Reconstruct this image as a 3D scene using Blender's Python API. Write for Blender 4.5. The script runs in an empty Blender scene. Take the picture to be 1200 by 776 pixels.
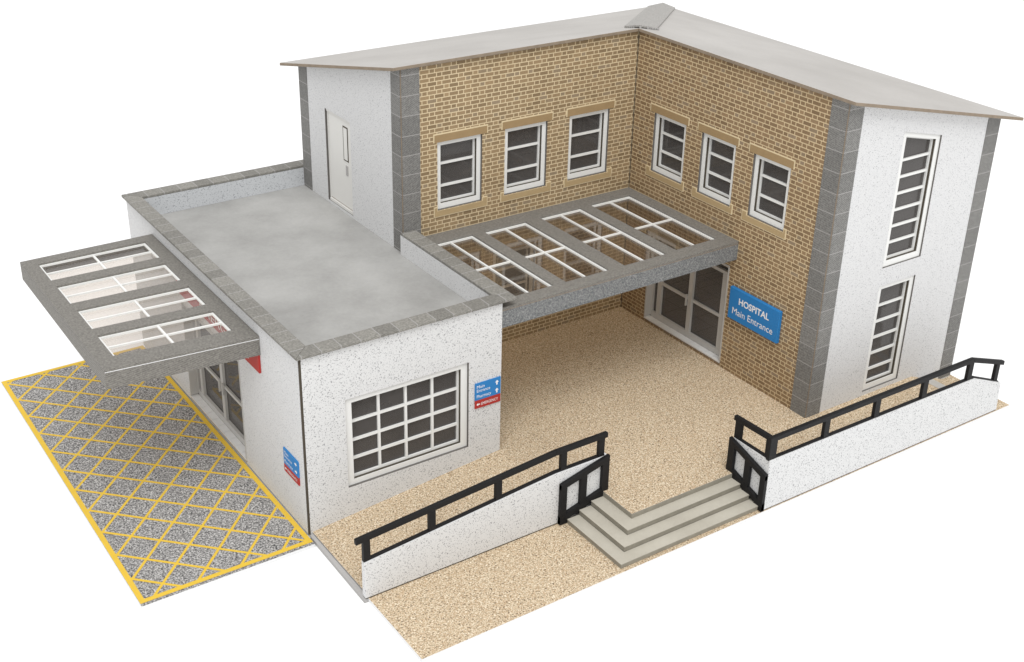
import bpy, bmesh, math, random
from mathutils import Vector, Matrix
random.seed(4)
S = 0.01                                   # the card model is measured in mm; 1 unit = 100 mm
scn = bpy.context.scene
COL = scn.collection

# ------------------------------------------------------------------ materials
def new_mat(name):
    m = bpy.data.materials.new(name); m.use_nodes = True
    nt = m.node_tree
    for n in list(nt.nodes): nt.nodes.remove(n)
    out = nt.nodes.new('ShaderNodeOutputMaterial')
    return m, nt, out

class NT:
    """tiny node helper"""
    def __init__(s, nt): s.nt = nt
    def n(s, t, **k):
        x = s.nt.nodes.new(t)
        for a, b in k.items(): setattr(x, a, b)
        return x
    def l(s, a, b): s.nt.links.new(a, b)
    def m(s, op, a, b=None, c=None):
        x = s.n('ShaderNodeMath', operation=op)
        for i, v in enumerate((a, b, c)):
            if v is None: continue
            if isinstance(v, (int, float)): x.inputs[i].default_value = v
            else: s.l(v, x.inputs[i])
        return x.outputs[0]
    def mix(s, f, a, b):
        x = s.n('ShaderNodeMix', data_type='RGBA')
        for key, v in ((0, f), (6, a), (7, b)):
            if isinstance(v, (int, float)): x.inputs[key].default_value = v
            elif isinstance(v, tuple): x.inputs[key].default_value = (*v, 1)
            else: s.l(v, x.inputs[key])
        return x.outputs[2]
    def noise(s, vec, scale, detail=2., rough=.5, out=0):
        mp = s.n('ShaderNodeMapping'); mp.inputs['Rotation'].default_value = (.51, .73, .37); mp.inputs['Location'].default_value = (.31, .17, .23)
        s.l(vec, mp.inputs[0]); vec = mp.outputs[0]              # oblique to the lattice, so no face lies along it
        x = s.n('ShaderNodeTexNoise'); x.inputs['Scale'].default_value = scale
        x.inputs['Detail'].default_value = detail; x.inputs['Roughness'].default_value = rough
        s.l(vec, x.inputs['Vector']); return x.outputs[out]
    def ramp(s, fac, stops, interp='LINEAR'):
        x = s.n('ShaderNodeValToRGB'); e = x.color_ramp; e.interpolation = interp
        while len(e.elements) < len(stops): e.elements.new(.5)
        for el, (p, c) in zip(e.elements, stops):
            el.position = p; el.color = (*c, 1) if len(c) == 3 else c
        s.l(fac, x.inputs[0]); return x.outputs[0]
    def obj(s):
        return s.n('ShaderNodeTexCoord').outputs['Object']
    def sep(s, v):
        x = s.n('ShaderNodeSeparateXYZ'); s.l(v, x.inputs[0]); return x.outputs

def bsdf(k, out, col, rough=.75, spec=.25, bump=None, bstr=.2):
    b = k.n('ShaderNodeBsdfPrincipled')
    if isinstance(col, tuple): b.inputs['Base Color'].default_value = (*col, 1)
    else: k.l(col, b.inputs['Base Color'])
    if isinstance(rough, float): b.inputs['Roughness'].default_value = rough
    else: k.l(rough, b.inputs['Roughness'])
    b.inputs['Specular IOR Level'].default_value = spec
    if bump is not None:
        bp = k.n('ShaderNodeBump'); bp.inputs['Strength'].default_value = bstr; bp.inputs['Distance'].default_value = .002
        k.l(bump, bp.inputs['Height']); k.l(bp.outputs[0], b.inputs['Normal'])
    k.l(b.outputs[0], out.inputs[0]); return b

def plain(name, col, rough=.6, spec=.3, var=.04, scale=12):
    m, nt, out = new_mat(name); k = NT(nt); v = k.obj()
    n = k.noise(v, scale, 4.)
    c = k.mix(n, tuple(x*(1-var) for x in col), tuple(min(1, x*(1+var)) for x in col))
    g = k.noise(v, 300, 1.)
    bsdf(k, out, c, rough, spec, g, .08); return m

def speckled(name, base, dark, thr=.37, scale=340, light=None, soft=.05):
    """printed pebbledash: white with small dark specks"""
    m, nt, out = new_mat(name); k = NT(nt); v = k.obj()
    n1 = k.noise(v, scale, 1.5, .6)
    f = k.ramp(n1, [(thr-soft, (1, 1, 1)), (thr+soft, (0, 0, 0))])
    big = k.noise(v, 3.5, 3.)
    b2 = k.mix(big, tuple(x*.965 for x in base), base)
    mid = k.noise(v, scale*.9, 0.)
    gf = k.ramp(mid, [(.40, (1, 1, 1)), (.52, (0, 0, 0))])
    c = k.mix(k.m('MULTIPLY', gf, .12), b2, tuple(x*.62 for x in base))
    c = k.mix(k.m('MULTIPLY', f, .85), c, dark)
    bsdf(k, out, c, .72, .22); return m

def grit(name, stops, scale=190, detail=1.5, tint=None):
    m, nt, out = new_mat(name); k = NT(nt); v = k.obj()
    n = k.noise(v, scale, detail, .65)
    c = k.ramp(n, stops)
    n2 = k.noise(v, scale*.8, 0., .5, 1)
    sp = k.sep(n2)
    if tint:
        f = k.ramp(sp[0], [(.55, (0, 0, 0)), (.62, (1, 1, 1))])
        c = k.mix(k.m('MULTIPLY', f, .65), c, tint)
    big = k.ramp(k.noise(v, 2.2, 3.), [(.3, (.93, .93, .93)), (.7, (1, 1, 1))])
    mx = k.n('ShaderNodeMix', data_type='RGBA', blend_type='MULTIPLY'); mx.inputs[0].default_value = 1
    k.l(c, mx.inputs[6]); k.l(big, mx.inputs[7])
    bsdf(k, out, mx.outputs[2], .85, .12); return m

def brick(name, bcol, mcol):
    """Flemish bond printed on card: stretcher, header, stretcher ..."""
    m, nt, out = new_mat(name); k = NT(nt); v = k.obj(); x, y, z = k.sep(v)
    u = k.m('ADD', k.m('ADD', x, y), 20.)
    H, P, ST, J = 1.08*S, 4.18*S, 2.70*S, .225*S
    zz = k.m('ADD', z, 5*S)
    row = k.m('FLOOR', k.m('DIVIDE', zz, H))
    fz = k.m('SUBTRACT', zz, k.m('MULTIPLY', row, H))
    par = k.m('MODULO', row, 2.)
    uu = k.m('ADD', u, k.m('MULTIPLY', par, P*.5))
    cell = k.m('FLOOR', k.m('DIVIDE', uu, P))
    fu = k.m('SUBTRACT', uu, k.m('MULTIPLY', cell, P))
    hd = k.m('GREATER_THAN', fu, ST)
    j1 = k.m('LESS_THAN', fz, J)
    j2 = k.m('LESS_THAN', fu, J)
    j3 = k.m('MULTIPLY', hd, k.m('LESS_THAN', fu, ST+J))
    joint = k.m('MAXIMUM', j1, k.m('MAXIMUM', j2, j3))
    cv = k.n('ShaderNodeCombineXYZ'); k.l(cell, cv.inputs[0]); k.l(row, cv.inputs[1]); k.l(hd, cv.inputs[2])
    wn = k.n('ShaderNodeTexWhiteNoise', noise_dimensions='3D'); k.l(cv.outputs[0], wn.inputs['Vector'])
    r = wn.outputs['Value']
    bc = k.ramp(r, [(0, tuple(c*.76 for c in bcol)), (.2, tuple(c*.9 for c in bcol)), (.6, bcol), (.9, tuple(c*1.18 for c in bcol)), (.93, tuple(c*.5+d for c, d in zip(bcol, (.14, .12, .09)))), (1, tuple(c*.5+d for c, d in zip(bcol, (.18, .15, .115))))])
    gr = k.noise(v, 240, 2.)
    bc = k.mix(k.m('MULTIPLY', gr, .5), bc, tuple(c*.55 for c in bcol))
    c = k.mix(joint, bc, mcol)
    bl = k.ramp(k.noise(v, 4., 3.), [(.3, (.88, .86, .83)), (.7, (1, 1, 1))])
    mx = k.n('ShaderNodeMix', data_type='RGBA', blend_type='MULTIPLY'); mx.inputs[0].default_value = 1
    k.l(c, mx.inputs[6]); k.l(bl, mx.inputs[7])
    bsdf(k, out, mx.outputs[2], .7, .22); return m

def blocks(name, axis, pitch, off=0., base=(.15, .147, .14), line=(.34, .33, .32), hatch=True):
    """grey printed stone with pale joints across the given axis (0, 1, 2 or None)"""
    m, nt, out = new_mat(name); k = NT(nt); v = k.obj(); c3 = k.sep(v)
    n = k.noise(v, 230, 1.5, .6)
    c = k.ramp(n, [(.32, tuple(x*.68 for x in base)), (.5, base), (.68, tuple(x*1.4 for x in base))])
    if hatch:
        d = k.m('ADD', k.m('ADD', c3[0], c3[1]), k.m('MULTIPLY', c3[2], 1.3))
        s = k.m('SINE', k.m('MULTIPLY', d, 2*math.pi/(.62*S)))
        c = k.mix(k.m('MULTIPLY', k.m('ADD', s, 1.), .2), c, tuple(x*2.3 for x in base))
    if axis is not None:
        w = k.m('ADD', c3[axis], 10.+off*S)
        cell = k.m('FLOOR', k.m('DIVIDE', w, pitch*S))
        f = k.m('SUBTRACT', w, k.m('MULTIPLY', cell, pitch*S))
        wn = k.n('ShaderNodeTexWhiteNoise', noise_dimensions='1D'); k.l(cell, wn.inputs['W'])
        tone = k.ramp(wn.outputs['Value'], [(0, (.84, .84, .84)), (1, (1.12, 1.12, 1.12))])
        mx = k.n('ShaderNodeMix', data_type='RGBA', blend_type='MULTIPLY'); mx.inputs[0].default_value = 1
        k.l(c, mx.inputs[6]); k.l(tone, mx.inputs[7])
        c = k.mix(k.m('LESS_THAN', f, .2*S), mx.outputs[2], line)
    bsdf(k, out, c, .62, .25); return m

def cloudy(name, a, b, scale=2.5, streak=None, spec=.25):
    m, nt, out = new_mat(name); k = NT(nt); v = k.obj()
    mp = k.n('ShaderNodeMapping'); k.l(v, mp.inputs[0])
    if streak: mp.inputs['Scale'].default_value = streak
    n = k.noise(mp.outputs[0], scale, 6., .6)
    n2 = k.noise(v, 120, 2.)
    f = k.ramp(k.m('ADD', k.m('MULTIPLY', n, .85), k.m('MULTIPLY', n2, .15)), [(.32, (0, 0, 0)), (.68, (1, 1, 1))])
    bsdf(k, out, k.mix(f, a, b), .55, spec); return m

def glass(name, tint, rough=.03, refl=1.0):
    m, nt, out = new_mat(name); k = NT(nt); v = k.obj()
    t = k.n('ShaderNodeBsdfTransparent'); t.inputs[0].default_value = (*tint, 1)
    g = k.n('ShaderNodeBsdfGlossy'); g.inputs['Roughness'].default_value = rough
    bp = k.n('ShaderNodeBump'); bp.inputs['Strength'].default_value = .03; bp.inputs['Distance'].default_value = .004
    k.l(k.noise(v, 6., 2.), bp.inputs['Height']); k.l(bp.outputs[0], g.inputs['Normal'])
    fr = k.n('ShaderNodeFresnel'); gm = k.n('ShaderNodeNewGeometry')
    k.l(k.m('ADD', 1.45, k.m('MULTIPLY', gm.outputs['Backfacing'], 1/1.45-1.45)), fr.inputs[0])   # thin sheet: same reflection at both faces
    mx = k.n('ShaderNodeMixShader'); k.l(k.m('MULTIPLY', fr.outputs[0], refl), mx.inputs[0])
    k.l(t.outputs[0], mx.inputs[1]); k.l(g.outputs[0], mx.inputs[2]); k.l(mx.outputs[0], out.inputs[0]); return m

def film_glass(name, tint, film, amount, refl=1.0):
    """smoked film behind the frames: mostly see-through, a little of its own dusty colour, which also stands in for reflected haze"""
    m = glass(name, tint, .05, refl); nt = m.node_tree; k = NT(nt)
    mx = [n for n in nt.nodes if n.type == 'MIX_SHADER'][0]; tr = [n for n in nt.nodes if n.type == 'BSDF_TRANSPARENT'][0]
    d = k.n('ShaderNodeBsdfDiffuse'); v = k.obj()
    k.l(k.mix(k.noise(v, 9., 3.), tuple(c*.7 for c in film), tuple(c*1.25 for c in film)), d.inputs[0])
    m2 = k.n('ShaderNodeMixShader'); m2.inputs[0].default_value = amount  # diffuse share also paints haze on to the panes
    k.l(tr.outputs[0], m2.inputs[1]); k.l(d.outputs[0], m2.inputs[2]); k.l(m2.outputs[0], mx.inputs[1]); return m

def tiles(name, a, line, pitch):
    m, nt, out = new_mat(name); k = NT(nt); v = k.obj(); c3 = k.sep(v)
    fs = []
    for ax in (0, 1):
        w = k.m('ADD', c3[ax], 10.)
        f = k.m('SUBTRACT', w, k.m('MULTIPLY', k.m('FLOOR', k.m('DIVIDE', w, pitch*S)), pitch*S))
        fs.append(k.m('LESS_THAN', f, .3*S))
    n = k.noise(v, 5., 3.)
    c = k.mix(n, tuple(x*.8 for x in a), a)
    bsdf(k, out, k.mix(k.m('MAXIMUM', fs[0], fs[1]), c, line), .6, .3); return m

M = {}
M['render'] = speckled('white speckled render', (.675, .675, .67), (.17, .17, .18), .375)
M['render_fine'] = speckled('white fine render', (.665, .665, .665), (.25, .25, .26), .36, 370)
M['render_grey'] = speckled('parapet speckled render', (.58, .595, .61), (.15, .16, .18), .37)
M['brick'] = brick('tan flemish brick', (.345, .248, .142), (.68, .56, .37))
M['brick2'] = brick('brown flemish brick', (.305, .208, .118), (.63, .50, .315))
M['quoin'] = blocks('grey quoin blocks', 2, 5.05, .6)
M['coping_x'] = blocks('coping blocks along x', 0, 4.6, base=(.175, .168, .152))
M['coping_y'] = blocks('coping blocks along y', 1, 4.6, base=(.175, .168, .152))
M['canopy'] = blocks('grey hatched card', None, 5., base=(.15, .142, .128))
M['canopy_front'] = grit('grey grained card', [(.30, (.10, .105, .11)), (.43, (.165, .172, .175)), (.55, (.225, .23, .23)), (.70, (.33, .33, .32))], 320, 1.)
M['roof'] = cloudy('grey card roof', (.39, .372, .35), (.49, .47, .447), 3., (1, 1, 1), .2)
M['flat_roof'] = cloudy('weathered flat roof', (.285, .28, .268), (.42, .415, .40), 5.)
M['card'] = plain('brown card edge', (.26, .21, .16), .8, .1, .25, 60)
M['card_cut'] = plain('grey cut card edge', (.15, .14, .13), .9, .05, .15, 60)
M['card_dark'] = plain('dark card joint', (.085, .072, .055), .9, .05, .2, 60)
M['white'] = plain('white card', (.70, .70, .69), .55, .25, .02)
M['whitebar'] = plain('white glazing bar', (.76, .76, .74), .5, .3, .02)
M['doorgrey'] = plain('pale grey door frame', (.50, .49, .47), .5, .3, .05)
M['door'] = plain('off white door', (.70, .69, .66), .5, .3, .025)
M['stone'] = plain('tan stone lintel', (.33, .23, .12), .7, .2, .12, 30)
M['stone_light'] = plain('pale tan sill', (.42, .31, .17), .7, .2, .1, 30)
M['stone_edge'] = plain('cream lintel edge', (.66, .55, .36), .7, .2, .05)
M['glass'] = film_glass('dark window film', (.55, .52, .50), (.118, .110, .105), .64, .8)
M['doorglass'] = film_glass('door film', (.8, .78, .75), (.19, .18, .175), .48, .9)
M['clear'] = glass('clear acetate', (.89, .855, .82), .03, 1.35)
M['black'] = plain('black card', (.009, .0085, .009), .6, .25, .3, 40)
M['tan'] = grit('tan gravel paving', [(.27, (.05, .04, .03)), (.37, (.28, .21, .138)), (.45, (.52, .41, .28)), (.57, (.63, .52, .368)), (.72, (.86, .77, .62))], 320, 1.0, (.50, .355, .22))
M['asphalt'] = grit('grey asphalt grit', [(.28, (.04, .04, .043)), (.41, (.18, .176, .172)), (.54, (.33, .32, .31)), (.69, (.62, .61, .59))], 285, 1.)
M['yellow'] = plain('yellow road paint', (.71, .475, .055), .7, .2, .07, 50)
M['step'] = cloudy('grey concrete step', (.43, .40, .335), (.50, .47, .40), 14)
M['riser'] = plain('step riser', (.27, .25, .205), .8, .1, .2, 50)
M['paver'] = cloudy('grey paver', (.42, .40, .37), (.50, .48, .45), 6)
M['amber'] = film_glass('brownish acetate', (.82, .76, .685), (.42, .35, .27), .08, 1.6)
M['floor'] = tiles('grey floor tiles', (.62, .60, .57), (.14, .13, .12), 7.)
M['inside'] = plain('grey card inside', (.36, .33, .31), .8, .1, .1)
M['blue'] = plain('blue sign face', (.025, .20, .50), .5, .3, .05)
M['red'] = plain('red sign face', (.40, .032, .026), .5, .3, .05)
M['letters'] = plain('white lettering', (.86, .86, .86), .5, .2, .01)
M['table'] = plain('white studio table', (.93, .93, .93), .9, .0, .0)
M['basewhite'] = plain('white base card', (.76, .76, .76), .7, .1, .02)
M['kerb'] = plain('grey base card edge', (.40, .39, .38), .8, .1, .1)

# ------------------------------------------------------------------ objects
ORG = Vector((0, 0, 0))
def root(name, label, cat, loc, group=None):
    global ORG
    o = bpy.data.objects.new(name, None); COL.objects.link(o)
    o.empty_display_size = .05
    ORG = Vector(loc); o.location = ORG*S
    o['label'] = label; o['category'] = cat
    if group: o['group'] = group
    return o
def structure(name, kind='structure'):
    global ORG
    ORG = Vector((0, 0, 0)); return kind

class MB:
    def __init__(s): s.bm = bmesh.new(); s.mats = []
    def mi(s, mat):
        if mat is None: return 0
        if mat not in s.mats: s.mats.append(mat)
        return s.mats.index(mat)
    def hexa(s, P, mat=None):
        """8 corners: bottom ring 0-3, top ring 4-7"""
        v = [s.bm.verts.new(Vector(p)) for p in P]; i = s.mi(mat)
        for f in ((0, 3, 2, 1), (4, 5, 6, 7), (0, 1, 5, 4), (1, 2, 6, 5), (2, 3, 7, 6), (3, 0, 4, 7)):
            s.bm.faces.new([v[q] for q in f]).material_index = i
    def box(s, x0, x1, y0, y1, z0, z1, mat=None):
        s.hexa([(x0, y0, z0), (x1, y0, z0), (x1, y1, z0), (x0, y1, z0), (x0, y0, z1), (x1, y0, z1), (x1, y1, z1), (x0, y1, z1)], mat)
    def prism(s, pts, vec, mat=None, side=None):
        """polygon (3D points) pushed along vec"""
        vec = Vector(vec)
        a = [s.bm.verts.new(Vector(p)) for p in pts]; b = [s.bm.verts.new(Vector(p)+vec) for p in pts]
        i = s.mi(mat); j = s.mi(side or mat); n = len(pts)
        s.bm.faces.new(a).material_index = i; s.bm.faces.new(b[::-1]).material_index = i
        for q in range(n):
            s.bm.faces.new([a[q], b[q], b[(q+1) % n], a[(q+1) % n]]).material_index = j
    def build(s, name, mat, parent=None, bevel=0., label=None, kind=None):
        bm = s.bm
        bmesh.ops.recalc_face_normals(bm, faces=bm.faces[:])
        for v in bm.verts: v.co = (v.co-ORG)*S
        me = bpy.data.meshes.new(name); bm.to_mesh(me); bm.free()
        o = bpy.data.objects.new(name, me); COL.objects.link(o)
        for mt in (s.mats or [mat]): me.materials.append(M[mt])
        if parent: o.parent = parent
        else: o.location = ORG*S
        if bevel:
            b = o.modifiers.new('bevel', 'BEVEL'); b.width = bevel*S; b.segments = 2; b.limit_method = 'ANGLE'
        if label: o['label'] = label
        if kind: o['kind'] = kind
        return o

# local wall frames: (u along the wall, d into the building, z)
def fr(face, plane):
    if face == '-y': return lambda u, d, z: (u, plane+d, z)
    if face == '-x': return lambda u, d, z: (plane+d, u, z)
    if face == '+x': return lambda u, d, z: (plane-d, u, z)
    if face == '+y': return lambda u, d, z: (u, plane-d, z)
def fbox(mb, F, u0, u1, d0, d1, z0, z1, mat=None, z1b=None, z0b=None):
    z1b = z1 if z1b is None else z1b; z0b = z0 if z0b is None else z0b
    mb.hexa([F(u0, d0, z0), F(u1, d0, z0b), F(u1, d1, z0b), F(u0, d1, z0), F(u0, d0, z1), F(u1, d0, z1b), F(u1, d1, z1b), F(u0, d1, z1)], mat)

def lin(u0, a, u1, b):
    return lambda u: a+(b-a)*(u-u0)/(u1-u0)
def wall(name, mat, parent, F, u0, u1, zb, zt, holes=(), th=2.2, inner='inside'):
    """one sheet of card with real openings; zb/zt and hole tops may be (value at start, value at end)"""
    us = sorted({u0, u1, *[h[0] for h in holes], *[h[1] for h in holes]})
    def fn(v, a=u0, b=u1): return lin(a, v[0], b, v[1]) if isinstance(v, tuple) else (lambda u: v)
    rows = [fn(zb), fn(zt)]; hs = []
    for (a, b, z0, z1) in holes:
        f0, f1 = fn(z0, a, b), fn(z1, a, b); rows += [f0, f1]; hs.append((a, b, f0, f1))
    mid = (u0+u1)/2
    uniq = []
    for r in sorted(rows, key=lambda f: f(mid)):
        if not uniq or abs(uniq[-1](mid)-r(mid)) > 1e-6 or abs(uniq[-1](u0)-r(u0)) > 1e-6: uniq.append(r)
    rows = uniq
    mb = MB(); bm = mb.bm; io = mb.mi(mat); ii = mb.mi(inner); ic = mb.mi('card_cut')
    V = {}
    def vert(i, j, k):
        if (i, j, k) not in V: V[i, j, k] = bm.verts.new(Vector(F(us[i], th if k else 0., rows[j](us[i]))))
        return V[i, j, k]
    nu, nz = len(us)-1, len(rows)-1
    def solid(i, j):
        if not (0 <= i < nu and 0 <= j < nz): return False
        um = (us[i]+us[i+1])/2; zm = (rows[j](um)+rows[j+1](um))/2
        return not any(a < um < b and f0(um) < zm < f1(um) for a, b, f0, f1 in hs)
    for i in range(nu):
        for j in range(nz):
            if not solid(i, j): continue
            for k in (0, 1):
                bm.faces.new([vert(i, j, k), vert(i+1, j, k), vert(i+1, j+1, k), vert(i, j+1, k)]).material_index = ii if k else io
            for (di, dj, a, b) in ((-1, 0, (i, j), (i, j+1)), (1, 0, (i+1, j), (i+1, j+1)), (0, -1, (i, j), (i+1, j)), (0, 1, (i, j+1), (i+1, j+1))):
                if not solid(i+di, j+dj):
                    bm.faces.new([vert(*a, 0), vert(*b, 0), vert(*b, 1), vert(*a, 1)]).material_index = ic
    return mb.build(name, mat, parent)

def window(parent, F, u0, u1, z0, z1, vb=(), hb=(), fw=1.2, c1=.6, dp=1.6, fbm=1.15, lintel=False, z1b=None, stone=None, label=None):
    """recessed white window: lining, inner frame, glazing bars; glass, lintel and sill are sub-parts"""
    z1b = z1 if z1b is None else z1b
    tp = lin(u0, z1, u1, z1b)
    mb = MB(); g1 = .06
    def ring(d0, d1, wl_, wb_, wt_, g, mat):
        A, Bq = u0+g, u1-g
        fbox(mb, F, A, A+wl_, d0, d1, z0+g, tp(A)-g, mat, z1b=tp(A+wl_)-g); fbox(mb, F, Bq-wl_, Bq, d0, d1, z0+g, tp(Bq-wl_)-g, mat, z1b=tp(Bq)-g)
        fbox(mb, F, A+wl_, Bq-wl_, d0, d1, z0+g, z0+g+wb_, mat)
        fbox(mb, F, A+wl_, Bq-wl_, d0, d1, tp(A+wl_)-g-wt_, tp(A+wl_)-g, mat, z1b=tp(Bq-wl_)-g, z0b=tp(Bq-wl_)-g-wt_)
    ring(c1, c1+.18, fw, fw*fbm, fw*.85, g1, 'whitebar')             # outer card frame
    ring(c1+.183, dp-.08, fw-.04, fw*fbm-.04, fw*.85-.04, g1+.01, 'card_dark')   # its cut edge
    ring(dp-.077, dp+.4, fw+.45, fw*fbm+.45, fw*.85+.4, g1+.02, 'whitebar')   # inner frame
    a, b, c, ft = u0+fw+.5, u1-fw-.5, z0+fw*fbm+.45, fw*.85+.4
    for x in vb: fbox(mb, F, x-.3, x+.3, dp-.07, dp+.4, c+.01, tp(x)-ft-.01)
    for i, z in enumerate(hb):
        fbox(mb, F, a+.01, b-.01, dp-.06, dp+.39, z-.3, z+.3)
    w = mb.build('window', 'whitebar', parent, label=label)
    g = MB(); fbox(g, F, a-.3, b+.3, dp+.41, dp+.55, c-.3, tp(a)-ft+.3, z1b=tp(b)-ft+.3); g.build('glass_pane', 'glass', w)
    if lintel:
        l0, l1 = stone
        l = MB(); fbox(l, F, l0, l1, -.12, .3, z1+.02, z1+2.3, 'stone_edge'); fbox(l, F, l0+.3, l1-.3, -.16, -.1, z1+.04, z1+1.98, 'stone')
        l.build('lintel', 'stone', w)
        s = MB()
        fbox(s, F, l0, l1, -.25, .3, z0-1.75, z0-.14, 'stone_edge'); fbox(s, F, l0+.22, l1-.22, -.3, -.2, z0-1.53, z0-.14, 'stone_light')
        fbox(s, F, l0, u0-.1, -.245, .3, z0-.135, z0+1.0, 'stone_edge'); fbox(s, F, u1+.1, l1, -.245, .3, z0-.135, z0+1.0, 'stone_edge')
        fbox(s, F, l0+.22, u0-.3, -.29, -.2, z0-.135, z0+.78, 'stone_light'); fbox(s, F, u1+.3, l1-.22, -.29, -.2, z0-.135, z0+.78, 'stone_light')
        s.build('sill', 'stone', w)
    return w

def double_door(parent, F, u0, u1, z0, z1, label):
    """two glazed leaves between slim sidelights under a transom, on a tiled threshold"""
    dp = 2.3; mb = MB(); e = .45
    fbox(mb, F, u0+.02, u0+e, -.1, dp+.6, z0+1.0, z1-e); fbox(mb, F, u1-e, u1-.02, -.1, dp+.6, z0+1.0, z1-e)
    fbox(mb, F, u0+.02, u1-.02, -.1, dp+.6, z1-e, z1-.02)
    a, b = u0+e, u1-e; W = b-a; mid = (a+b)/2
    zb, zh, zt, zm = z0+1.0, z1-4.2, z1-2.0, z0+(z1-z0)*.42
    sl = 1.75                                   # sidelight width
    for x, w in ((a+.2, .4), (b-.2, .4), (a+.4+sl+.8, 1.6), (b-.4-sl-.8, 1.6)):
        fbox(mb, F, x-w/2, x+w/2, dp-.25, dp+.5, zb, zh)
    fbox(mb, F, mid-.8, mid+.8, dp-.2, dp+.5, zb, zh)
    fbox(mb, F, a, b, dp-.3, dp+.55, zh, zh+.9); fbox(mb, F, a, b, dp-.25, dp+.5, zt, z1-e-.001)
    for x in (a+.3, mid, b-.3): fbox(mb, F, x-.3, x+.3, dp-.2, dp+.5, zh+.9, zt)
    fbox(mb, F, a+.4, b-.4, dp-.35, dp+.45, zb-.2, zb+1.35)
    fbox(mb, F, a+.4, b-.4, dp-.15, dp+.4, zm-.4, zm+.4)
    d = mb.build('door', 'doorgrey', parent, label=label)
    g = MB(); fbox(g, F, a, b, dp+.56, dp+.72, zb, z1-e); g.build('glass_pane', 'doorglass', d)
    t = MB(); n = 10; w = (u1-u0-.04)/n
    fbox(t, F, u0+.02, u1-.02, -.1, dp+.7, z0+.02, z0+.5, 'card')
    for i in range(n): fbox(t, F, u0+.02+i*w+.07, u0+.02+(i+1)*w-.07, -.12, dp-.4, z0+.4, z0+.78, 'white')
    t.build('threshold', 'white', d)
    h = MB(); fbox(h, F, mid-1.25, mid-.95, dp-.75, dp-.2, zm-2.2, zm+1.2); h.build('handle', 'doorgrey', d)
    h = MB(); fbox(h, F, mid+.95, mid+1.25, dp-.75, dp-.2, zm-2.2, zm+1.2); h.build('handle', 'doorgrey', d)
    return d

def text_verts(s, size, bold=0.):
    cu = bpy.data.curves.new('lettering', 'FONT'); cu.body = s; cu.size = size; cu.extrude = .0
    cu.offset = bold; cu.resolution_u = 4
    o = bpy.data.objects.new('lettering', cu); COL.objects.link(o)
    bpy.context.view_layer.update()
    me = bpy.data.meshes.new_from_object(o.evaluated_get(bpy.context.evaluated_depsgraph_get()))
    vs = [v.co.copy() for v in me.vertices]; fs = [tuple(p.vertices) for p in me.polygons]
    bpy.data.objects.remove(o); bpy.data.curves.remove(cu); bpy.data.meshes.remove(me)
    return vs, fs
def lettering(mb, F, s, u, z, size, flip=1, d=-.36, bold=0., width=None, mat=None):
    """u = left end as read; flip=-1 where reading runs towards smaller u"""
    vs, fs = text_verts(s, size, bold)
    w = max(v.x for v in vs)-min(v.x for v in vs); x0 = min(v.x for v in vs)
    k = (width/w) if width else 1.
    nv = [mb.bm.verts.new(Vector(F(u+flip*(v.x-x0)*k, d, z+v.y))) for v in vs]
    i = mb.mi(mat)
    for f in fs:
        try: mb.bm.faces.new([nv[q] for q in f]).material_index = i
        except ValueError: pass
def arrow(mb, F, u, z, size, ang, flip=1, d=-.36):
    P = [(0, .5), (.42, .02), (.14, .02), (.14, -.5), (-.14, -.5), (-.14, .02), (-.42, .02)]
    c, s = math.cos(ang), math.sin(ang)
    vs = [mb.bm.verts.new(Vector(F(u+flip*(x*c-y*s)*size, d, z+(x*s+y*c)*size))) for x, y in P]
    mb.bm.faces.new([vs[q] for q in (0, 1, 2, 5, 6)]); mb.bm.faces.new([vs[q] for q in (2, 3, 4, 5)])

# ------------------------------------------------------------------ dimensions (mm)
W, D, HA, HR = 50.6, 105.2, 44.5, 39.2            # annex
XL, YF, XR, YE, XX, YB = 50.6, 45.0, 123.6, -28.9, 180.3, 101.5
HB = 87.2; SL = .222; HP = 5.0
def hx(x): return HB-SL*(x-XR)
def hy(y): return HB-SL*(y-YF)

# ================================================================== two-storey block
B = root('two_storey_block', 'tall L-shaped two-storey block in tan brick and white render under a grey sloping roof', 'building', (115, 40, 0))
Fl, Fr_, Fe, Fw = fr('-y', YF), fr('-x', XR), fr('-y', YE), fr('-x', XL)
Fxx, Fbb = fr('+x', XX), fr('+y', YB)
wl = [(60.8, 74.1), (81.1, 94.5), (101.7, 115.1)]
wr = [(23.6, 36.3), (4.9, 17.4), (-14.0, -1.5)]
ZL, ZR = (48.8, 66.9), (50.4, 66.8)
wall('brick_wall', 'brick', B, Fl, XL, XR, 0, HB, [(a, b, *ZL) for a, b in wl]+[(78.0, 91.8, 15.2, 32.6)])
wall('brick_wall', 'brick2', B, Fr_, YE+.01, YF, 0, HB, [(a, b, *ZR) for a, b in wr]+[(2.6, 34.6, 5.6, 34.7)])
wz = (76.7, 76.7-.235*14.0)
wall('rendered_wall', 'render_fine', B, Fe, XR+.01, XX, 0, (hx(XR), hx(XX)), [(144.1, 158.2, 41.4, wz), (144.1, 157.6, 6.2, 36.4)])
wall('rendered_wall', 'render_fine', B, Fw, YF+.01, YB, HR-2, (hy(YF), hy(YB)), [(72.0, 86.5, 40.0, 66.2)])
wall('rear_wall', 'render_fine', B, Fxx, YE+2.21, YB-2.21, 0, hx(XX)-.3, [(-23, -8.2, 50, 71), (-23, -3.5, 15.2, 33)])
wall('rear_wall', 'render_fine', B, Fbb, XL+2.21, XX-.01, 0, hy(YB)-.3, [(140, 160, 46, 66)])
for (a, b) in wl: window(B, Fl, a, b, *ZL, hb=(54.6, 60.6), lintel=True, stone=(a-1.2, b+1.7))
for (a, b) in wr: window(B, Fr_, a, b, *ZR, hb=(56.2, 61.4), lintel=True, stone=(a-1.1, b+1.8))
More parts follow.
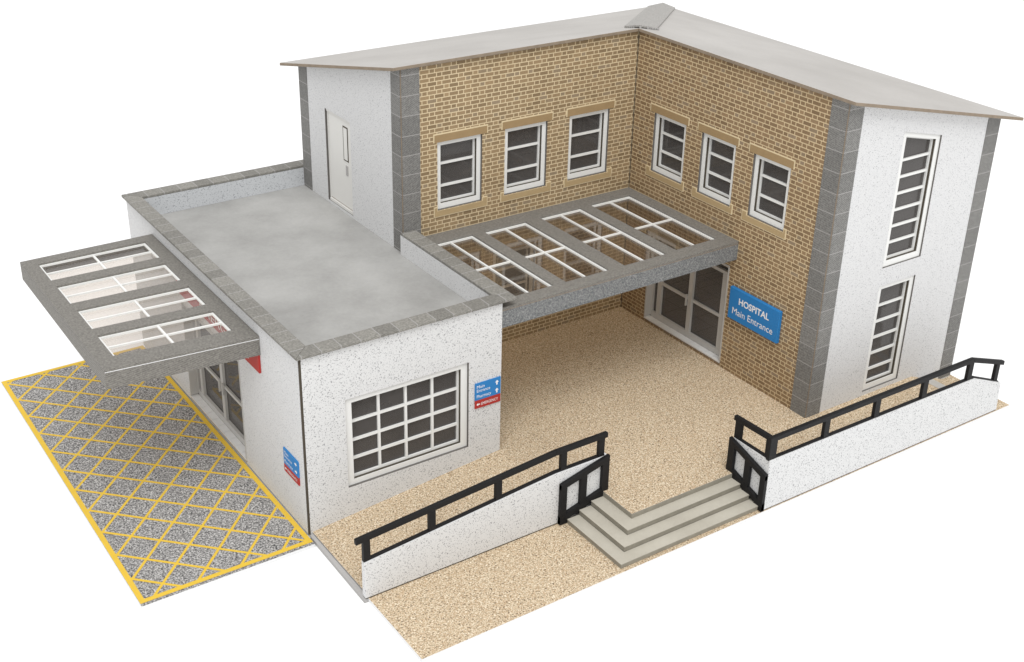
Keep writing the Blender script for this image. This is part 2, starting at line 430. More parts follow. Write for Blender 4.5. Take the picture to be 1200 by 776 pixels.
window(B, Fl, 78.0, 91.8, 15.2, 32.6, hb=(21., 26.5), label='window seen below the glazed canopy')
window(B, Fe, 144.1, 158.2, 41.4, wz[0], z1b=wz[1], hb=tuple(41.4+1.6+(30.0)*i/7 for i in range(1, 7)), fw=1.35, c1=.4, dp=1.35, label='tall upper stair window with sloping head')
window(B, Fe, 144.1, 157.6, 6.2, 36.4, hb=tuple(6.2+.8+27.5*i/6 for i in range(1, 6)), fw=1.35, c1=.4, dp=1.35, label='tall lower stair window')
window(B, Fxx, -23, -8.2, 50, 71, hb=(56, 62), fw=1.0); window(B, Fxx, -23, -3.5, 15.2, 33, hb=(21, 27), fw=1.0)
double_door(B, Fr_, 2.6, 34.6, 5.6, 34.7, 'glazed double entrance door below canopy')
# upper door on to the flat roof
mb = MB()
fbox(mb, Fw, 72.1, 72.7, .3, 1.5, 40.02, 65.5); fbox(mb, Fw, 72.1, 86.3, .3, 1.5, 65.5, 66.1); fbox(mb, Fw, 85.8, 86.3, .5, 1.5, 40.02, 65.5)
fbox(mb, Fw, 72.75, 85.75, .6, 1.5, 41.0, 65.4); fbox(mb, Fw, 72.7, 85.8, .15, 1.5, 40.02, 40.75)
dr = mb.build('door', 'door', B, label='off white roof door with slot window')
mb = MB(); fbox(mb, Fw, 74.6, 77.3, .5, .62, 54.2, 63.8, 'card_dark'); fbox(mb, Fw, 74.95, 76.95, .46, .6, 54.55, 63.45, 'door'); mb.build('slot_window', 'door', dr)
mb = MB(); fbox(mb, Fw, 75.1, 76.0, .35, .61, 50.3, 53.0); mb.build('handle', 'kerb', dr)
mb = MB(); fbox(mb, Fw, 72.75, 85.8, .7, 1.45, 40.76, 40.99); mb.build('threshold', 'card', dr)
# quoins
q = .14
def quoin(F1, a, b, z0, zt1, F2=None, c=0, d=0, zt2=None):
    mb = MB()
    fbox(mb, F1, a, b, -q, .1, z0, zt1[0], z1b=zt1[1])
    if F2: fbox(mb, F2, c, d, -q, .1, z0, zt2[0], z1b=zt2[1])
    return mb.build('corner_quoins', 'quoin', B)
quoin(Fl, XL+.16, XL+5.2, HR-1, (HB-.3, HB-.3), Fw, YF+.16, YF+4.6, (hy(YF)-.3, hy(YF+4.6)-.3))
quoin(Fw, YB-5, YB, HR-1, (hy(YB-5)-.3, hy(YB)-.3))
quoin(Fr_, YE+.16, YE+5.1, 3.6, (HB-.3, HB-.3), Fe, XR+.16, XR+4.9, (hx(XR)-.3, hx(XR+4.9)-.3))
quoin(Fe, XX-5.0, XX, .5, (hx(XX-5)-.3, hx(XX)-.3))
for x, y, z0 in ((XL, YF, HR-1), (XR, YE, 3.6)):
    mb = MB(); mb.box(x-.03, x+.14, y-.03, y+.14, z0, HB-.4); mb.build('corner_joint', 'card', B)
mb = MB(); mb.box(XR-.18, XR+.0, YF-.18, YF, HP, HB-.4); mb.build('corner_joint', 'card_dark', B)
# roof: two slopes that fall away from the courtyard, hip cap between
xa, ya, x1, y1, xl_, yl_ = XR-1.2, YF-1.2, 186.0, 108.2, 48.0, -31.5
def rz(t): return 88.0-SL*t                         # t = distance from the high edge
def hp_(t): return (xa+t, ya+t, rz(t))
th = .85
t1 = x1-xa
left = [(xl_, ya, rz(0)), (xa, ya, rz(0)), hp_(t1), (x1, y1, rz(y1-ya)), (xl_, y1, rz(y1-ya))]
right = [(xa, yl_, rz(0)), (x1, yl_, rz(t1)), hp_(t1), (xa, ya, rz(0))]
for P in (left, right):
    mb = MB(); mb.prism([(x, y, z-th) for x, y, z in P], (0, 0, th), 'roof', 'card')
    r = mb.build('roof', 'roof', B, bevel=.12)
mb = MB(); hw = 4.4; up = .25
def cap(t, o):                                      # o: offset across the hip
    x, y = xa+t+o/math.sqrt(2), ya+t-o/math.sqrt(2)
    return (x, y, rz(t+abs(o)/math.sqrt(2) if False else (max(x-xa, y-ya) if o else t))+up)
def capz(x, y, o): return 88.0-SL*((y-ya) if o < 0 else (x-xa))
def cp(t, o, dz):
    x, y = xa+t+o/math.sqrt(2), ya+t-o/math.sqrt(2)
    return (x, y, capz(x, y, o)+dz+(.25 if o == 0 else 0))
for o in (-hw, hw):
    A, Bq = 4.2, t1-.6
    mb.hexa([cp(.6, 0, .05), cp(A if o else A, o, .05), cp(Bq-abs(o)/math.sqrt(2)-.4, o, .05), cp(Bq, 0, .05),
             cp(.6, 0, .55), cp(A, o, .5), cp(Bq-abs(o)/math.sqrt(2)-.4, o, .5), cp(Bq, 0, .55)])
M['cap'] = blocks('grey hip cap', None, 5., base=(.27, .26, .245))
hc = mb.build('hip_cap', 'cap', B)
mb = MB(); rr = random.Random(3)
for o in [(-4.3+i*.62) for i in range(15) if rr.random() > .35]:
    l = rr.uniform(.05, .7); t0 = 4.2*abs(o)/4.4*.75+.9
    P = [cp(t0+.3, o, .1), cp(t0-l, o+.05, .02), cp(t0-l*.8, o+.4, .02), cp(t0+.3, o+.55, .1)]
    mb.prism(P, (0, 0, .4), 'kerb')
mb.build('torn_edge', 'kerb', hc)
# floors inside
mb = MB(); mb.box(XL+2.3, XX-2.3, YF+2.3, YB-2.3, 5.2, 5.6); mb.box(XR+2.3, XX-2.3, YE+2.3, YF+2.3, 5.2, 5.6); mb.build('ground_floor', 'floor', B)
mb = MB(); mb.box(XL+2.3, XX-2.3, YF+2.3, YB-2.3, 39.4, 40.4); mb.box(XR+2.3, XX-2.3, YE+2.3, YF+2.3, 39.4, 40.4); mb.build('upper_floor', 'floor', B)

# ================================================================== annex
A = root('flat_roofed_annex', 'low white speckled wing with flat grey roof and coped parapet, beside the hatched bay', 'building', (25, 50, 0))
Ff, Fx0 = fr('-y', 0.), fr('-x', 0.)
wall('front_wall', 'render', A, Ff, .45, W, 0, HA, [(10.2, 41.7, 8.8, 31.4)])
wall('side_wall', 'render_fine', A, Fx0, .45, D, 0, HA, [(33.3, 69.3, .5, 29.0)])
wall('back_wall', 'render', A, fr('+y', D), 2.21, W, 0, HA)
wall('side_wall', 'render', A, fr('+x', W), 2.21, YF-.02, 0, HA, th=.8, inner='render_fine')
wall('side_wall', 'render', A, fr('+x', W+2.), YB+.02, D-2.21, 0, HA)
mb = MB(); mb.box(.13, .45, .45, 1., 0, HA); mb.box(.13, 1., .13, .45, 0, HA); mb.build('corner_joint', 'card_dark', A)
mb = MB(); mb.box(2.21, XL-.82, 2.21, YF, HR-.8, HR); mb.box(2.21, XL-.02, YF, D-2.21, HR-.8, HR); mb.build('flat_roof', 'flat_roof', A)
# inner faces of the parapet, above roof
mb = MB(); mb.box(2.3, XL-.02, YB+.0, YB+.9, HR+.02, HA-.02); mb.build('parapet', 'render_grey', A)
z0, z1 = HA, HA+.7
mb = MB(); mb.hexa([(-.9, -.9, z0), (53.9, -.9, z0), (49.8, 3.2, z0), (3.2, 3.2, z0), (-.9, -.9, z1), (53.9, -.9, z1), (49.8, 3.2, z1), (3.2, 3.2, z1)]); mb.build('coping', 'coping_x', A, .12)
mb = MB(); mb.hexa([(-.9, -.86, z0), (3.2, 3.24, z0), (3.2, 101.6, z0), (-.9, 106.0, z0), (-.9, -.86, z1), (3.2, 3.24, z1), (3.2, 101.6, z1), (-.9, 106.0, z1)]); mb.build('coping', 'coping_y', A, .12)
mb = MB(); mb.hexa([(-.9, 106.04, z0), (3.2, 101.64, z0), (53.4, 101.64, z0), (53.4, 106.04, z0), (-.9, 106.04, z1), (3.2, 101.64, z1), (53.4, 101.64, z1), (53.4, 106.04, z1)]); mb.build('coping', 'coping_x', A, .12)
mb = MB(); mb.hexa([(49.8, 3.25, z0), (53.9, -.85, z0), (53.9, YF-.3, z0), (49.8, YF-.3, z0), (49.8, 3.25, z1), (53.9, -.85, z1), (53.9, YF-.3, z1), (49.8, YF-.3, z1)]); mb.build('coping', 'coping_y', A, .12)
window(A, Ff, 10.2, 41.7, 8.8, 31.4, vb=(19.1, 26.0, 32.9), hb=(15.0, 19.7, 24.5), fw=1.7, c1=.6, dp=1.6, fbm=.75, label='wide sixteen-pane window')
double_door(A, Fx0, 33.3, 69.3, .5, 29.0, 'glazed door facing the hatched bay')
mb = MB(); mb.box(2.3, XL-.9, 2.3, D-2.3, .3, .6); mb.build('ground_floor', 'floor', A)
mb = MB(); mb.box(2.3, XL-.9, 74, 74.6, .6, HR-1); mb.build('partition', 'inside', A)

# ================================================================== canopies
def canopy(name, label, loc, x0, x1, y0, y1, z0, z1, panels, bars, skew=0., front=('y',), top='canopy', fm='canopy_front', pane='clear'):
    """glazed flat canopy: grey top sheet with four openings, deep fascia, each opening glazed.
    skew moves the front edge back at the outer end (x0)."""
    C_ = root(name, label, 'canopy', loc)
    def yy(x, y): return y+skew*(x1-x)/(x1-x0)*(y1-y)/(y1-y0)
    mb = MB(); tt = .8
    def slab(a, b, c, d, za, zb, m=None):
        mb.hexa([(a, yy(a, c), za), (b, yy(b, c), za), (b, yy(b, d), za), (a, yy(a, d), za), (a, yy(a, c), zb), (b, yy(b, c), zb), (b, yy(b, d), zb), (a, yy(a, d), zb)], m)
    us = sorted({x0, x1, *[v for p in panels for v in p[:2]]}); vs = sorted({y0, y1, *[v for p in panels for v in p[2:]]})
    bm = mb.bm; i0 = mb.mi(top); V = {}
    def vert(i, j, k):
        if (i, j, k) not in V: V[i, j, k] = bm.verts.new(Vector((us[i], yy(us[i], vs[j]), z1-tt*k)))
        return V[i, j, k]
    def solid(i, j):
        if not (0 <= i < len(us)-1 and 0 <= j < len(vs)-1): return False
        a, b = (us[i]+us[i+1])/2, (vs[j]+vs[j+1])/2
        return not any(p[0] < a < p[1] and p[2] < b < p[3] for p in panels)
    for i in range(len(us)-1):
        for j in range(len(vs)-1):
            if not solid(i, j): continue
            for k in (0, 1): bm.faces.new([vert(i, j, k), vert(i+1, j, k), vert(i+1, j+1, k), vert(i, j+1, k)]).material_index = i0
            for (di, dj, a, b) in ((-1, 0, (i, j), (i, j+1)), (1, 0, (i+1, j), (i+1, j+1)), (0, -1, (i, j), (i+1, j)), (0, 1, (i, j+1), (i+1, j+1))):
                if not solid(i+di, j+dj): bm.faces.new([vert(*a, 0), vert(*b, 0), vert(*b, 1), vert(*a, 1)]).material_index = i0
    zf = z1-tt-.003
    mb.build('frame', top, C_, bevel=.1)
    def fascia(a, b, c, d):
        nonlocal mb
        mb = MB(); slab(a, b, c, d, z0, zf); mb.build('fascia', fm, C_, bevel=.08)
    if 'y0' in front: fascia(x0, x1, y0, y0+.9)
    if 'y1' in front: fascia(x0, x1, y1-.9, y1)
    if 'x0' in front: fascia(x0, x0+.9, y0+.91, y1-.91)
    if 'x1' in front: fascia(x1-.9, x1, y0+.91, y1-.91)
    if 'edge' in front:
        mb = MB()
        slab(x0+.05, x1-.05, y0-.04, y0+.1, zf-.02, zf+.12); mb.build('edge_line', 'basewhite' if skew else 'card', C_)
    for p in panels:
        a, b, c, d = p
        mb = MB(); slab(a-.6, b+.6, c-.6, d+.6, z1-tt-.35, z1-tt-.15)
        g = mb.build('glass_panel', pane, C_)
        mb = MB(); w = .5
        zt, zl = z1-tt+.3, z1-tt-.14
        slab(a-.3, a+w, c, d, zl, zt); slab(b-w, b+.3, c, d, zl, zt)
        slab(a+w, b-w, c-.3, c+w*.55, zl, zt); slab(a+w, b-w, d-w, d+.3, zl, zt)
        for kind, v in bars(p):
            if kind == 'y': slab(v-.24, v+.24, c+w*.55, d-w, zl, zt-.02)
            else: slab(a+w, b-w, v-.24, v+.24, zl, zt-.04)
        mb.build('glazing_bars', 'whitebar', g)
    return C_
canopy('entrance_canopy', 'long grey canopy with four glazed panels over the main entrance courtyard', (87, 22, 37), W+.05, XR-.05, .4, YF-.05, 37.4, 42.6,
       [(54.6, 67.9, 4.1, 39.7), (71.4, 84.5, 4.1, 39.7), (89.2, 102.6, 4.1, 39.9), (106.1, 119.9, 4.7, 40.3)],
       lambda p: (('y', p[0]+(p[1]-p[0])*.49), ('x', 21.8)), front=('y0', 'edge'), pane='amber')
canopy('emergency_canopy', 'square grey canopy with four glazed panels jutting over the yellow hatched bay', (-17, 53, 36), -33.4, -.05, 19.9, 86.3, 36.1, 40.9,
       [(-29.8, -3.8, 25.4, 36.6), (-29.7, -3.7, 40.5, 51.8), (-29.9, -3.7, 56.0, 67.2), (-30.0, -3.3, 71.2, 82.6)],
       lambda p: (('y', -16.7), ('x', (p[2]+p[3])/2)), skew=3.0, front=('y0', 'y1', 'x0', 'x1', 'edge'), fm='canopy')

# ================================================================== signs
sg = root('hospital_sign', 'blue wall sign reading HOSPITAL Main Entrance, beside the entrance door', 'sign', (XR, -8, 25))
mb = MB(); fbox(mb, Fr_, -17.2, .7, -1.0, -.02, 21.1, 30.0); mb.build('panel', 'blue', sg, .1)
mb = MB(); lettering(mb, Fr_, 'HOSPITAL', -2.9, 26.2, 2.5, -1, -1.04, .06, 10.9); lettering(mb, Fr_, 'Main Entrance', -.9, 22.9, 2.65, -1, -1.04, 0, 14.6); mb.build('lettering', 'letters', sg)

def direction_sign(label, F, u0, u1, z0, z1, flip, arrows):
    s = root('direction_sign', label, 'sign', F((u0+u1)/2, 0, z0), 'small blue and red direction signs')
    w = u1-u0; h = z1-z0; L = u0 if flip == 1 else u1
    zr = z0+h*.33
    mb = MB(); fbox(mb, F, u0, u1, -.32, -.02, zr, z1, 'blue'); mb.build('panel', 'blue', s)
    mb = MB(); fbox(mb, F, u0, u1, -.32, -.02, z0, zr-.001, 'red'); mb.build('panel', 'red', s, label='red lower panel reading EMERGENCY')
    mb = MB()
    def tx(t, a, z, size, width): lettering(mb, F, t, L+flip*a*w, z, size, flip, -.345, 0., width*w)
    tx('Main', .06, z0+h*.80, h*.17, .30); tx('Entrance', .06, z0+h*.645, h*.17, .52); tx('Pharmacy', .06, z0+h*.42, h*.17, .56)
    tx('EMERGENCY', .24, z0+h*.10, h*.155, .66)
    arrow(mb, F, L+flip*.85*w, z0+h*.82, h*.19, arrows[0], flip, -.345); arrow(mb, F, L+flip*.85*w, z0+h*.50, h*.19, arrows[1], flip, -.345)
    arrow(mb, F, L+flip*.12*w, z0+h*.155, h*.15, arrows[2], flip, -.345)
    mb.build('lettering', 'letters', s)
direction_sign('blue and red direction sign on the annex front, right of the wide window', Ff, 43.3, 50.3, 18.7, 25.3, 1, (0, 0, math.pi/2))
direction_sign('blue and red direction sign low on the annex side wall by the hatched bay', Fx0, 3.0, 10.4, 11.4, 17.5, -1, (-math.pi/2, -math.pi/2, math.pi/2))
sg = root('emergency_sign', 'long red sign with white letters under the canopy above the hatched bay', 'sign', (0, 45, 31))
mb = MB(); fbox(mb, Fx0, 20.3, 70, -.5, -.02, 31.4, 36.0); fbox(mb, Fx0, 20.3, 70, -.3, -.02, 36.02, 40.0); mb.build('panel', 'red', sg)
mb = MB(); lettering(mb, Fx0, 'EMERGENCY', 54.5, 32.6, 3.2, -1, -.53, .03, 30.); mb.build('lettering', 'letters', sg)

# ================================================================== ramp walls and railings
YW, YB0 = -26.1, -47.4
rw = root('ramp_wall', 'white speckled wall beside the ramp on the annex side, rising from left to right', 'wall', (30, YW, 0), 'white ramp walls')
mb = MB(); mb.prism([(.1, YW, .3), (62.4, YW, .3), (62.4, YW, 13.7), (48, YW, 13.7), (.1, YW, 9.2)], (0, 1.3, 0), 'render'); mb.build('rendered_panel', 'render', rw, .06)
mb = MB(); mb.box(.2, 62.3, YW+.06, YW+1.2, .02, .29); mb.build('base_shadow_gap', 'card_dark', rw)  # dark strip that paints the shadow gap under the wall
mb = MB()
for a, b, za, zb in ((.15, 47.9, 9.25, 13.72), (47.93, 62.38, 13.72, 13.72)): mb.hexa([(a, YW+.08, za), (b, YW+.08, zb), (b, YW+1.22, zb), (a, YW+1.22, za), (a, YW+.08, za+.05), (b, YW+.08, zb+.05), (b, YW+1.22, zb+.05), (a, YW+1.22, za+.05)])
mb.build('card_edge', 'basewhite', rw)
rw = root('ramp_wall', 'white speckled wall along the front right, below the brick and white block', 'wall', (135, YB0, 0), 'white ramp walls')
mb = MB(); mb.prism([(92.0, YB0, .25), (176.0, YB0, .25), (175.4, YB0, 8.5), (163.6, YB0, 13.3), (92.0, YB0, 13.6)], (0, 1.3, 0), 'render'); mb.build('rendered_panel', 'render', rw, .06)
mb = MB(); mb.box(92.1, 175.9, YB0+.05, YB0+1.2, .02, .24); mb.build('base_shadow_gap', 'card_cut', rw)  # grey strip standing in for the shaded gap at the wall foot
mb = MB(); mb.box(92.0, 93.3, YB0+1.31, -35.6, .02, 13.55); mb.build('return_panel', 'render', rw, .06)

def bar(mb, F, p, q, t0, t1, d0, d1):
    """sloping bar from p to q (u,z) of height t0..t1 about the line"""
    mb.hexa([F(p[0], d0, p[1]+t0), F(q[0], d0, q[1]+t0), F(q[0], d1, q[1]+t0), F(p[0], d1, p[1]+t0),
             F(p[0], d0, p[1]+t1), F(q[0], d0, q[1]+t1), F(q[0], d1, q[1]+t1), F(p[0], d1, p[1]+t1)])
Fw1 = fr('-y', YW-.0)
ra = root('ramp_railing', 'black railing on the sloping white wall in front of the annex', 'railing', (30, YW, 9), 'black railings on the ramp walls')
d0, d1 = .15, 1.15
def zt1(x): return 9.3+(13.8-9.3)*x/48 if x < 48 else 13.8
mb = MB(); bar(mb, Fw1, (-1.5, 14.15), (48, 18.35), 0, 1.25, d0, d1); bar(mb, Fw1, (48.002, 18.35), (62.3, 18.4), 0, 1.25, d0, d1); mb.build('top_rail', 'black', ra, .12)
mb = MB(); bar(mb, Fw1, (.1, zt1(.1)), (48, 13.8), 0, .35, d0+.05, d1-.05); bar(mb, Fw1, (48.002, 13.8), (61.6, 13.8), 0, .35, d0+.05, d1-.05); mb.build('bottom_rail', 'black', ra, .05)
for x in (.1, 15.6, 32.2, 49.4, 59.9):
    mb = MB(); fbox(mb, Fw1, x, x+1.6, d0+.02, d1-.02, zt1(x+.8)+.2, (14.15+(x+.8)*.0846 if x < 48 else 18.35)+.15); mb.build('post', 'black', ra, .08)
Fw2, Fw3 = fr('-y', YB0), fr('-x', 91.9)
ra = root('ramp_railing', 'long black railing on the front right wall, turning a corner at the steps', 'railing', (130, YB0, 13), 'black railings on the ramp walls')
mb = MB(); bar(mb, Fw2, (91.7, 18.25), (162.0, 18.2), 0, 1.25, d0, d1); bar(mb, Fw2, (162.002, 18.2), (175.4, 13.6), 0, 1.25, d0, d1)
bar(mb, Fw3, (YB0+1.16, 18.25), (-34.9, 17.9), 0, 1.25, d0, d1); mb.build('top_rail', 'black', ra, .12)
mb = MB(); bar(mb, Fw2, (91.8, 13.55), (163.6, 13.35), 0, .33, d0+.05, d1-.05); bar(mb, Fw2, (163.602, 13.35), (174.5, 8.9), 0, .3, d0+.05, d1-.05)
bar(mb, Fw3, (YB0+1.16, 13.55), (-35.6, 13.45), 0, .33, d0+.05, d1-.05); mb.build('bottom_rail', 'black', ra, .05)
for x, w in ((91.7, 2.3), (109.2, 1.7), (126.3, 1.8), (143.4, 1.8), (160.6, 1.8), (172.3, 1.5)):
    mb = MB(); x2 = x+w/2
    zb = 13.5 if x < 165 else 8.9+(174.5-x2)*.41
    zt = 18.3 if x < 162 else 18.2-(x2-162)*.343
    fbox(mb, Fw2, x, x+w, d0+.02, d1-.02, zb, zt+.1); mb.build('post', 'black', ra, .08)
mb = MB(); fbox(mb, Fw3, -37.4, -35.5, d0+.02, d1-.02, 13.5, 18.1); mb.build('post', 'black', ra, .08)
mb = MB(); fbox(mb, Fw3, YB0+1.17, YB0+2.0, d0+.02, d1-.02, 13.6, 18.3); mb.build('post', 'black', ra, .08)

def stair_railing(label, F, P, d0, d1):
    """P maps (s along 0..1, t) ; posts at three stations"""
    s = root('stair_railing', label, 'railing', F(P['u'][0], 0, P['zb'][0]), 'short black stair railings')
    ua, ub = P['u']; (ta, tb) = P['zt']; (ba, bb) = P['zb']
    def top(u): return ta+(tb-ta)*(u-ua)/(ub-ua)
    def bot(u): return ba+(bb-ba)*(u-ua)/(ub-ua)
    mb = MB(); bar(mb, F, (ua, ta), (ub, tb), -1.5, 0, d0, d1); mb.build('top_rail', 'black', s, .08)
    mb = MB(); bar(mb, F, (ua, ba), (ub, bb), .5, 2.1, d0, d1); 
    n = 3
    for i in range(n):                               # the stepped underside that sits on the treads
        a, b = ua+(ub-ua)*i/n, ua+(ub-ua)*(i+1)/n
        lo = min(bot(a), bot(b)); 
        a2 = a if bot(a) < bot(b) else b
        a3 = a+(b-a)*.62 if bot(a) < bot(b) else b-(b-a)*.62
        x0, x1_ = min(a2, a3), max(a2, a3)
        fbox(mb, F, x0, x1_, d0+.01, d1-.01, lo+.02, bot((x0+x1_)/2)+.9)
    mb.build('bottom_rail', 'black', s)
    for a, b in P['posts']:
        mb = MB(); c = (a+b)/2
        fbox(mb, F, a, b, d0+.02, d1-.02, max(0.02, min(bot(a), bot(b))+.05), top(a)-.1, z1b=top(b)-.1); mb.build('post', 'black', s, .06)
stair_railing('short black stair railing with two openings, by the annex side ramp wall', fr('-y', YW), dict(u=(48.9, 62.3), zt=(10.9, 14.3), zb=(.15, 4.0), posts=((48.9, 50.6), (54.4, 56.1), (60.4, 62.3))), -1.0, -.06)
stair_railing('short black stair railing with two openings, at the corner of the front right wall', fr('-x', 91.9), dict(u=(-47.6, -35.2), zt=(10.0, 13.8), zb=(.15, 4.3), posts=((-47.6, -46.0), (-42.5, -40.8), (-37.1, -35.2))), -1.0, -.06)

# ================================================================== ground
structure('pavement')
ORG = Vector((0, 0, 0))
E0 = [(60.9, -37.4), (57.4, -40.4), (54.1, -43.5), (50.8, -46.6)]
base = MB(); base.prism([(.8, -47.6, -.9), (181.3, -47.6, -.9), (181.3, 104, -.9), (.8, 104, -.9)], (0, 0, .7), 'basewhite'); base.build('base_ground', 'basewhite', None, .05, kind='structure')
pv = MB(); pv.prism([(.8, -47.6, -.19), (181.3, -47.6, -.19), (181.3, 5, -.19), (.8, 5, -.19)], (0, 0, .2), 'tan', 'basewhite'); pv.build('lower_pavement', 'tan', None, kind='structure')
# raised forecourt with its two ramps, one sheet
mb = MB(); bm = mb.bm; it = mb.mi('tan'); ik = mb.mi('kerb')
def slabz(pts):
    """pts (x,y,z) top polygon, closed down to z=.02"""
    t = [bm.verts.new(Vector(p)) for p in pts]; b = [bm.verts.new(Vector((p[0], p[1], .02))) for p in pts]
    bm.faces.new(t).material_index = it; bm.faces.new(b[::-1]).material_index = it
    for i in range(len(pts)):
        j = (i+1) % len(pts); bm.faces.new([t[i], b[i], b[j], t[j]]).material_index = ik
yi, yo = YW+1.32, 2.0
slabz([(.9, yi, .5), (51, yi, HP), (51, yo, HP), (.9, yo, .5)])
slabz([(51.002, yi, HP), (60.9, yi, HP), (60.9, E0[0][1], HP), (91.85, E0[0][1], HP), (91.85, -35.5, HP), (93.4, -35.5, HP), (93.4, -46.05, HP), (150, -46.05, HP), (150, -26, HP), (126, -26, HP), (126, 47, HP), (51.002, 47, HP)])
slabz([(150.002, -46.05, HP), (163.5, -46.05, HP), (163.5, -26, HP), (150.002, -26, HP)])
slabz([(163.502, -46.05, HP), (176.5, -46.05, .4), (176.5, -26, .4), (163.502, -26, HP)])
mb.build('forecourt_pavement', 'tan', None, kind='structure')
mb = MB(); a, b = 165.6, 171.8
za, zb_ = HP-(a-163.5)*.354+.08, HP-(b-163.5)*.354+.08
mb.hexa([(a, -45.9, za-.3), (b, -45.9, zb_-.3), (b, -29.1, zb_-.3), (a, -29.1, za-.3), (a, -45.9, za), (b, -45.9, zb_), (b, -29.1, zb_), (a, -29.1, za)]); mb.build('paving_strip', 'paver', None, kind='structure')

mb = MB(); mb.hexa([(-.15, -26.0, -.9), (.79, -26.0, -.9), (.79, -.2, -.9), (.15, -.2, -.9), (-.15, -26.0, -.1), (.79, -26.0, .25), (.79, -.2, .25), (.15, -.2, -.1)]); mb.build('ramp_kerb', 'kerb', None, kind='structure')

st = root('entrance_steps', 'three pale grey concrete steps wrapping the forecourt corner between black stair railings', 'steps', (72, -42, 0))
for i in range(3):
    z = HP-1.25*(i+1); (ax, ay), (bx, by) = E0[i], E0[i+1]
    mb = MB(); n = mb.mi('step'); r = mb.mi('riser')
    xr = 91.85; yb = YW-1.1
    pts = [(bx, by), (xr, by), (xr, ay+.0), (ax, ay), (ax, yb), (bx, yb)]
    zl = .03
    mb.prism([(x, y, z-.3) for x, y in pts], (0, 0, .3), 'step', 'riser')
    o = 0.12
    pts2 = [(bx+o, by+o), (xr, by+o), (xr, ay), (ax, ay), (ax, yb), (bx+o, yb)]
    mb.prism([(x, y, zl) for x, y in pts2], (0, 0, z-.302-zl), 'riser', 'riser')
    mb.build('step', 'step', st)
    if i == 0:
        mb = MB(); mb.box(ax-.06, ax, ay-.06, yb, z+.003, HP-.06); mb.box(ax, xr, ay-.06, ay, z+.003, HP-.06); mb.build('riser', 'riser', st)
ORG = Vector((0, 0, 0))
# hatched ambulance bay
mb = MB(); mb.prism([(-39.3, -3.5, -.9), (-.3, -3.5, -.9), (-.3, 104.9, -.9), (-39.3, 104.9, -.9)], (0, 0, .85), 'asphalt', 'basewhite')
rd = mb.build('hatched_road', 'asphalt', None, kind='structure')
mb = MB(); bx0, bx1, by0, by1 = -39.25, -.35, -2.6, 104.8; bw = 1.15
zz = -.045
def strip(P, z0, z1):
    mb.prism([(x, y, z0) for x, y in P], (0, 0, z1-z0))
for k, (sgn, h) in enumerate(((1, .03), (-1, .05))):
    X0, X1, Y0, Y1 = bx0+bw*.6, bx1-bw*.6, by0+bw*.6, by1-bw*.6
    pitch = 9.65; w = .43
    c = 102.6-(-37.95) if sgn == 1 else 102.6+(-37.95)      # y - sgn*x = c  /  y + x = c
    for n in range(-30, 30):
        cc = c+n*pitch
        xs = []
        lo, hi = X0, X1
        # y = cc + sgn*x within Y0..Y1
        if sgn == 1: lo, hi = max(lo, Y0-cc), min(hi, Y1-cc)
        else: lo, hi = max(lo, cc-Y1), min(hi, cc-Y0)
        if hi-lo < .6: continue
        p, q_ = (lo, cc+sgn*lo), (hi, cc+sgn*hi)
        t = w/math.sqrt(2)
        strip([(p[0]+sgn*t*.7, p[1]-t*.7), (q_[0]+sgn*t*.7, q_[1]-t*.7), (q_[0]-sgn*t*.7, q_[1]+t*.7), (p[0]-sgn*t*.7, p[1]+t*.7)], zz, zz+h)
strip([(bx0, by0), (bx1, by0), (bx1-bw, by0+bw), (bx0+bw, by0+bw)], zz, zz+.07)
strip([(bx0, by1), (bx0+bw, by1-bw), (bx1-bw, by1-bw), (bx1, by1)], zz, zz+.07)
strip([(bx0, by0), (bx0+bw, by0+bw), (bx0+bw, by1-bw), (bx0, by1)], zz, zz+.07)
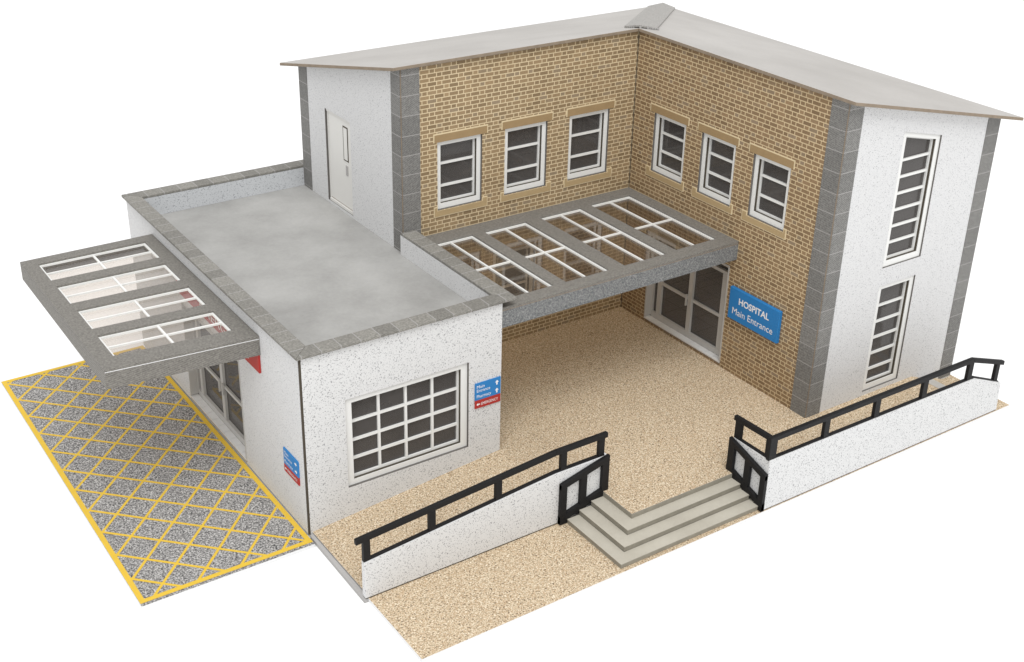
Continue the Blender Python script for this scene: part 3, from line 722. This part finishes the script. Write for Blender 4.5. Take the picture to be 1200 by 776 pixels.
strip([(bx1, by0), (bx1, by1), (bx1-bw, by1-bw), (bx1-bw, by0+bw)], zz, zz+.07)
mb.build('yellow_markings', 'yellow', rd)
# table
mb = MB(); mb.box(-1500, 1800, -1500, 2600, -3, -.93); mb.build('tabletop_ground', 'table', None, kind='structure')

# ================================================================== light and camera
w = bpy.data.worlds.new('World'); scn.world = w; w.use_nodes = True
bg = w.node_tree.nodes['Background']; bg.inputs[0].default_value = (1, 1, 1, 1); bg.inputs[1].default_value = .90
def area(name, loc, target, size, power):
    l = bpy.data.lights.new(name, 'AREA'); l.shape = 'SQUARE'; l.size = size*S; l.energy = power
    o = bpy.data.objects.new(name, l); COL.objects.link(o); o.location = Vector(loc)*S
    o.rotation_euler = (Vector(target)-Vector(loc)).to_track_quat('-Z', 'Y').to_euler(); return o
area('softbox', (-330, -700, 1420), (80, 40, 20), 900, 1700)

cam_c = [-9.50827475e+01, -2.13075914e+02, 1.71580251e+02, 5.93719799e-01, 4.60486189e-01, 1.74301856e-02, 1.49413664e+03, 5.80827235e+02, 3.57700570e+02]
x, y, z, yaw, pit, rol, f, cx, cy = cam_c
fwd = Vector((math.sin(yaw)*math.cos(pit), math.cos(yaw)*math.cos(pit), -math.sin(pit)))
rgt = Vector((math.cos(yaw), -math.sin(yaw), 0)); upv = rgt.cross(fwd)
r2 = rgt*math.cos(rol)+upv*math.sin(rol); u2 = -rgt*math.sin(rol)+upv*math.cos(rol)
cam = bpy.data.cameras.new('camera'); co = bpy.data.objects.new('camera', cam); COL.objects.link(co)
mt = Matrix((r2, u2, -fwd)).transposed().to_4x4(); mt.translation = Vector((x, y, z))*S; co.matrix_world = mt
cam.sensor_width = 36; cam.sensor_fit = 'HORIZONTAL'; cam.lens = f/1200*36
cam.shift_x = (600-cx)/1200; cam.shift_y = (cy-388)/1200
cam.clip_start = .05; cam.clip_end = 200
scn.camera = co
scn.view_settings.view_transform = 'Standard'; scn.view_settings.look = 'None'; scn.view_settings.exposure = 0; scn.view_settings.gamma = 1
scn.cycles.max_bounces = 10; scn.cycles.transparent_max_bounces = 12
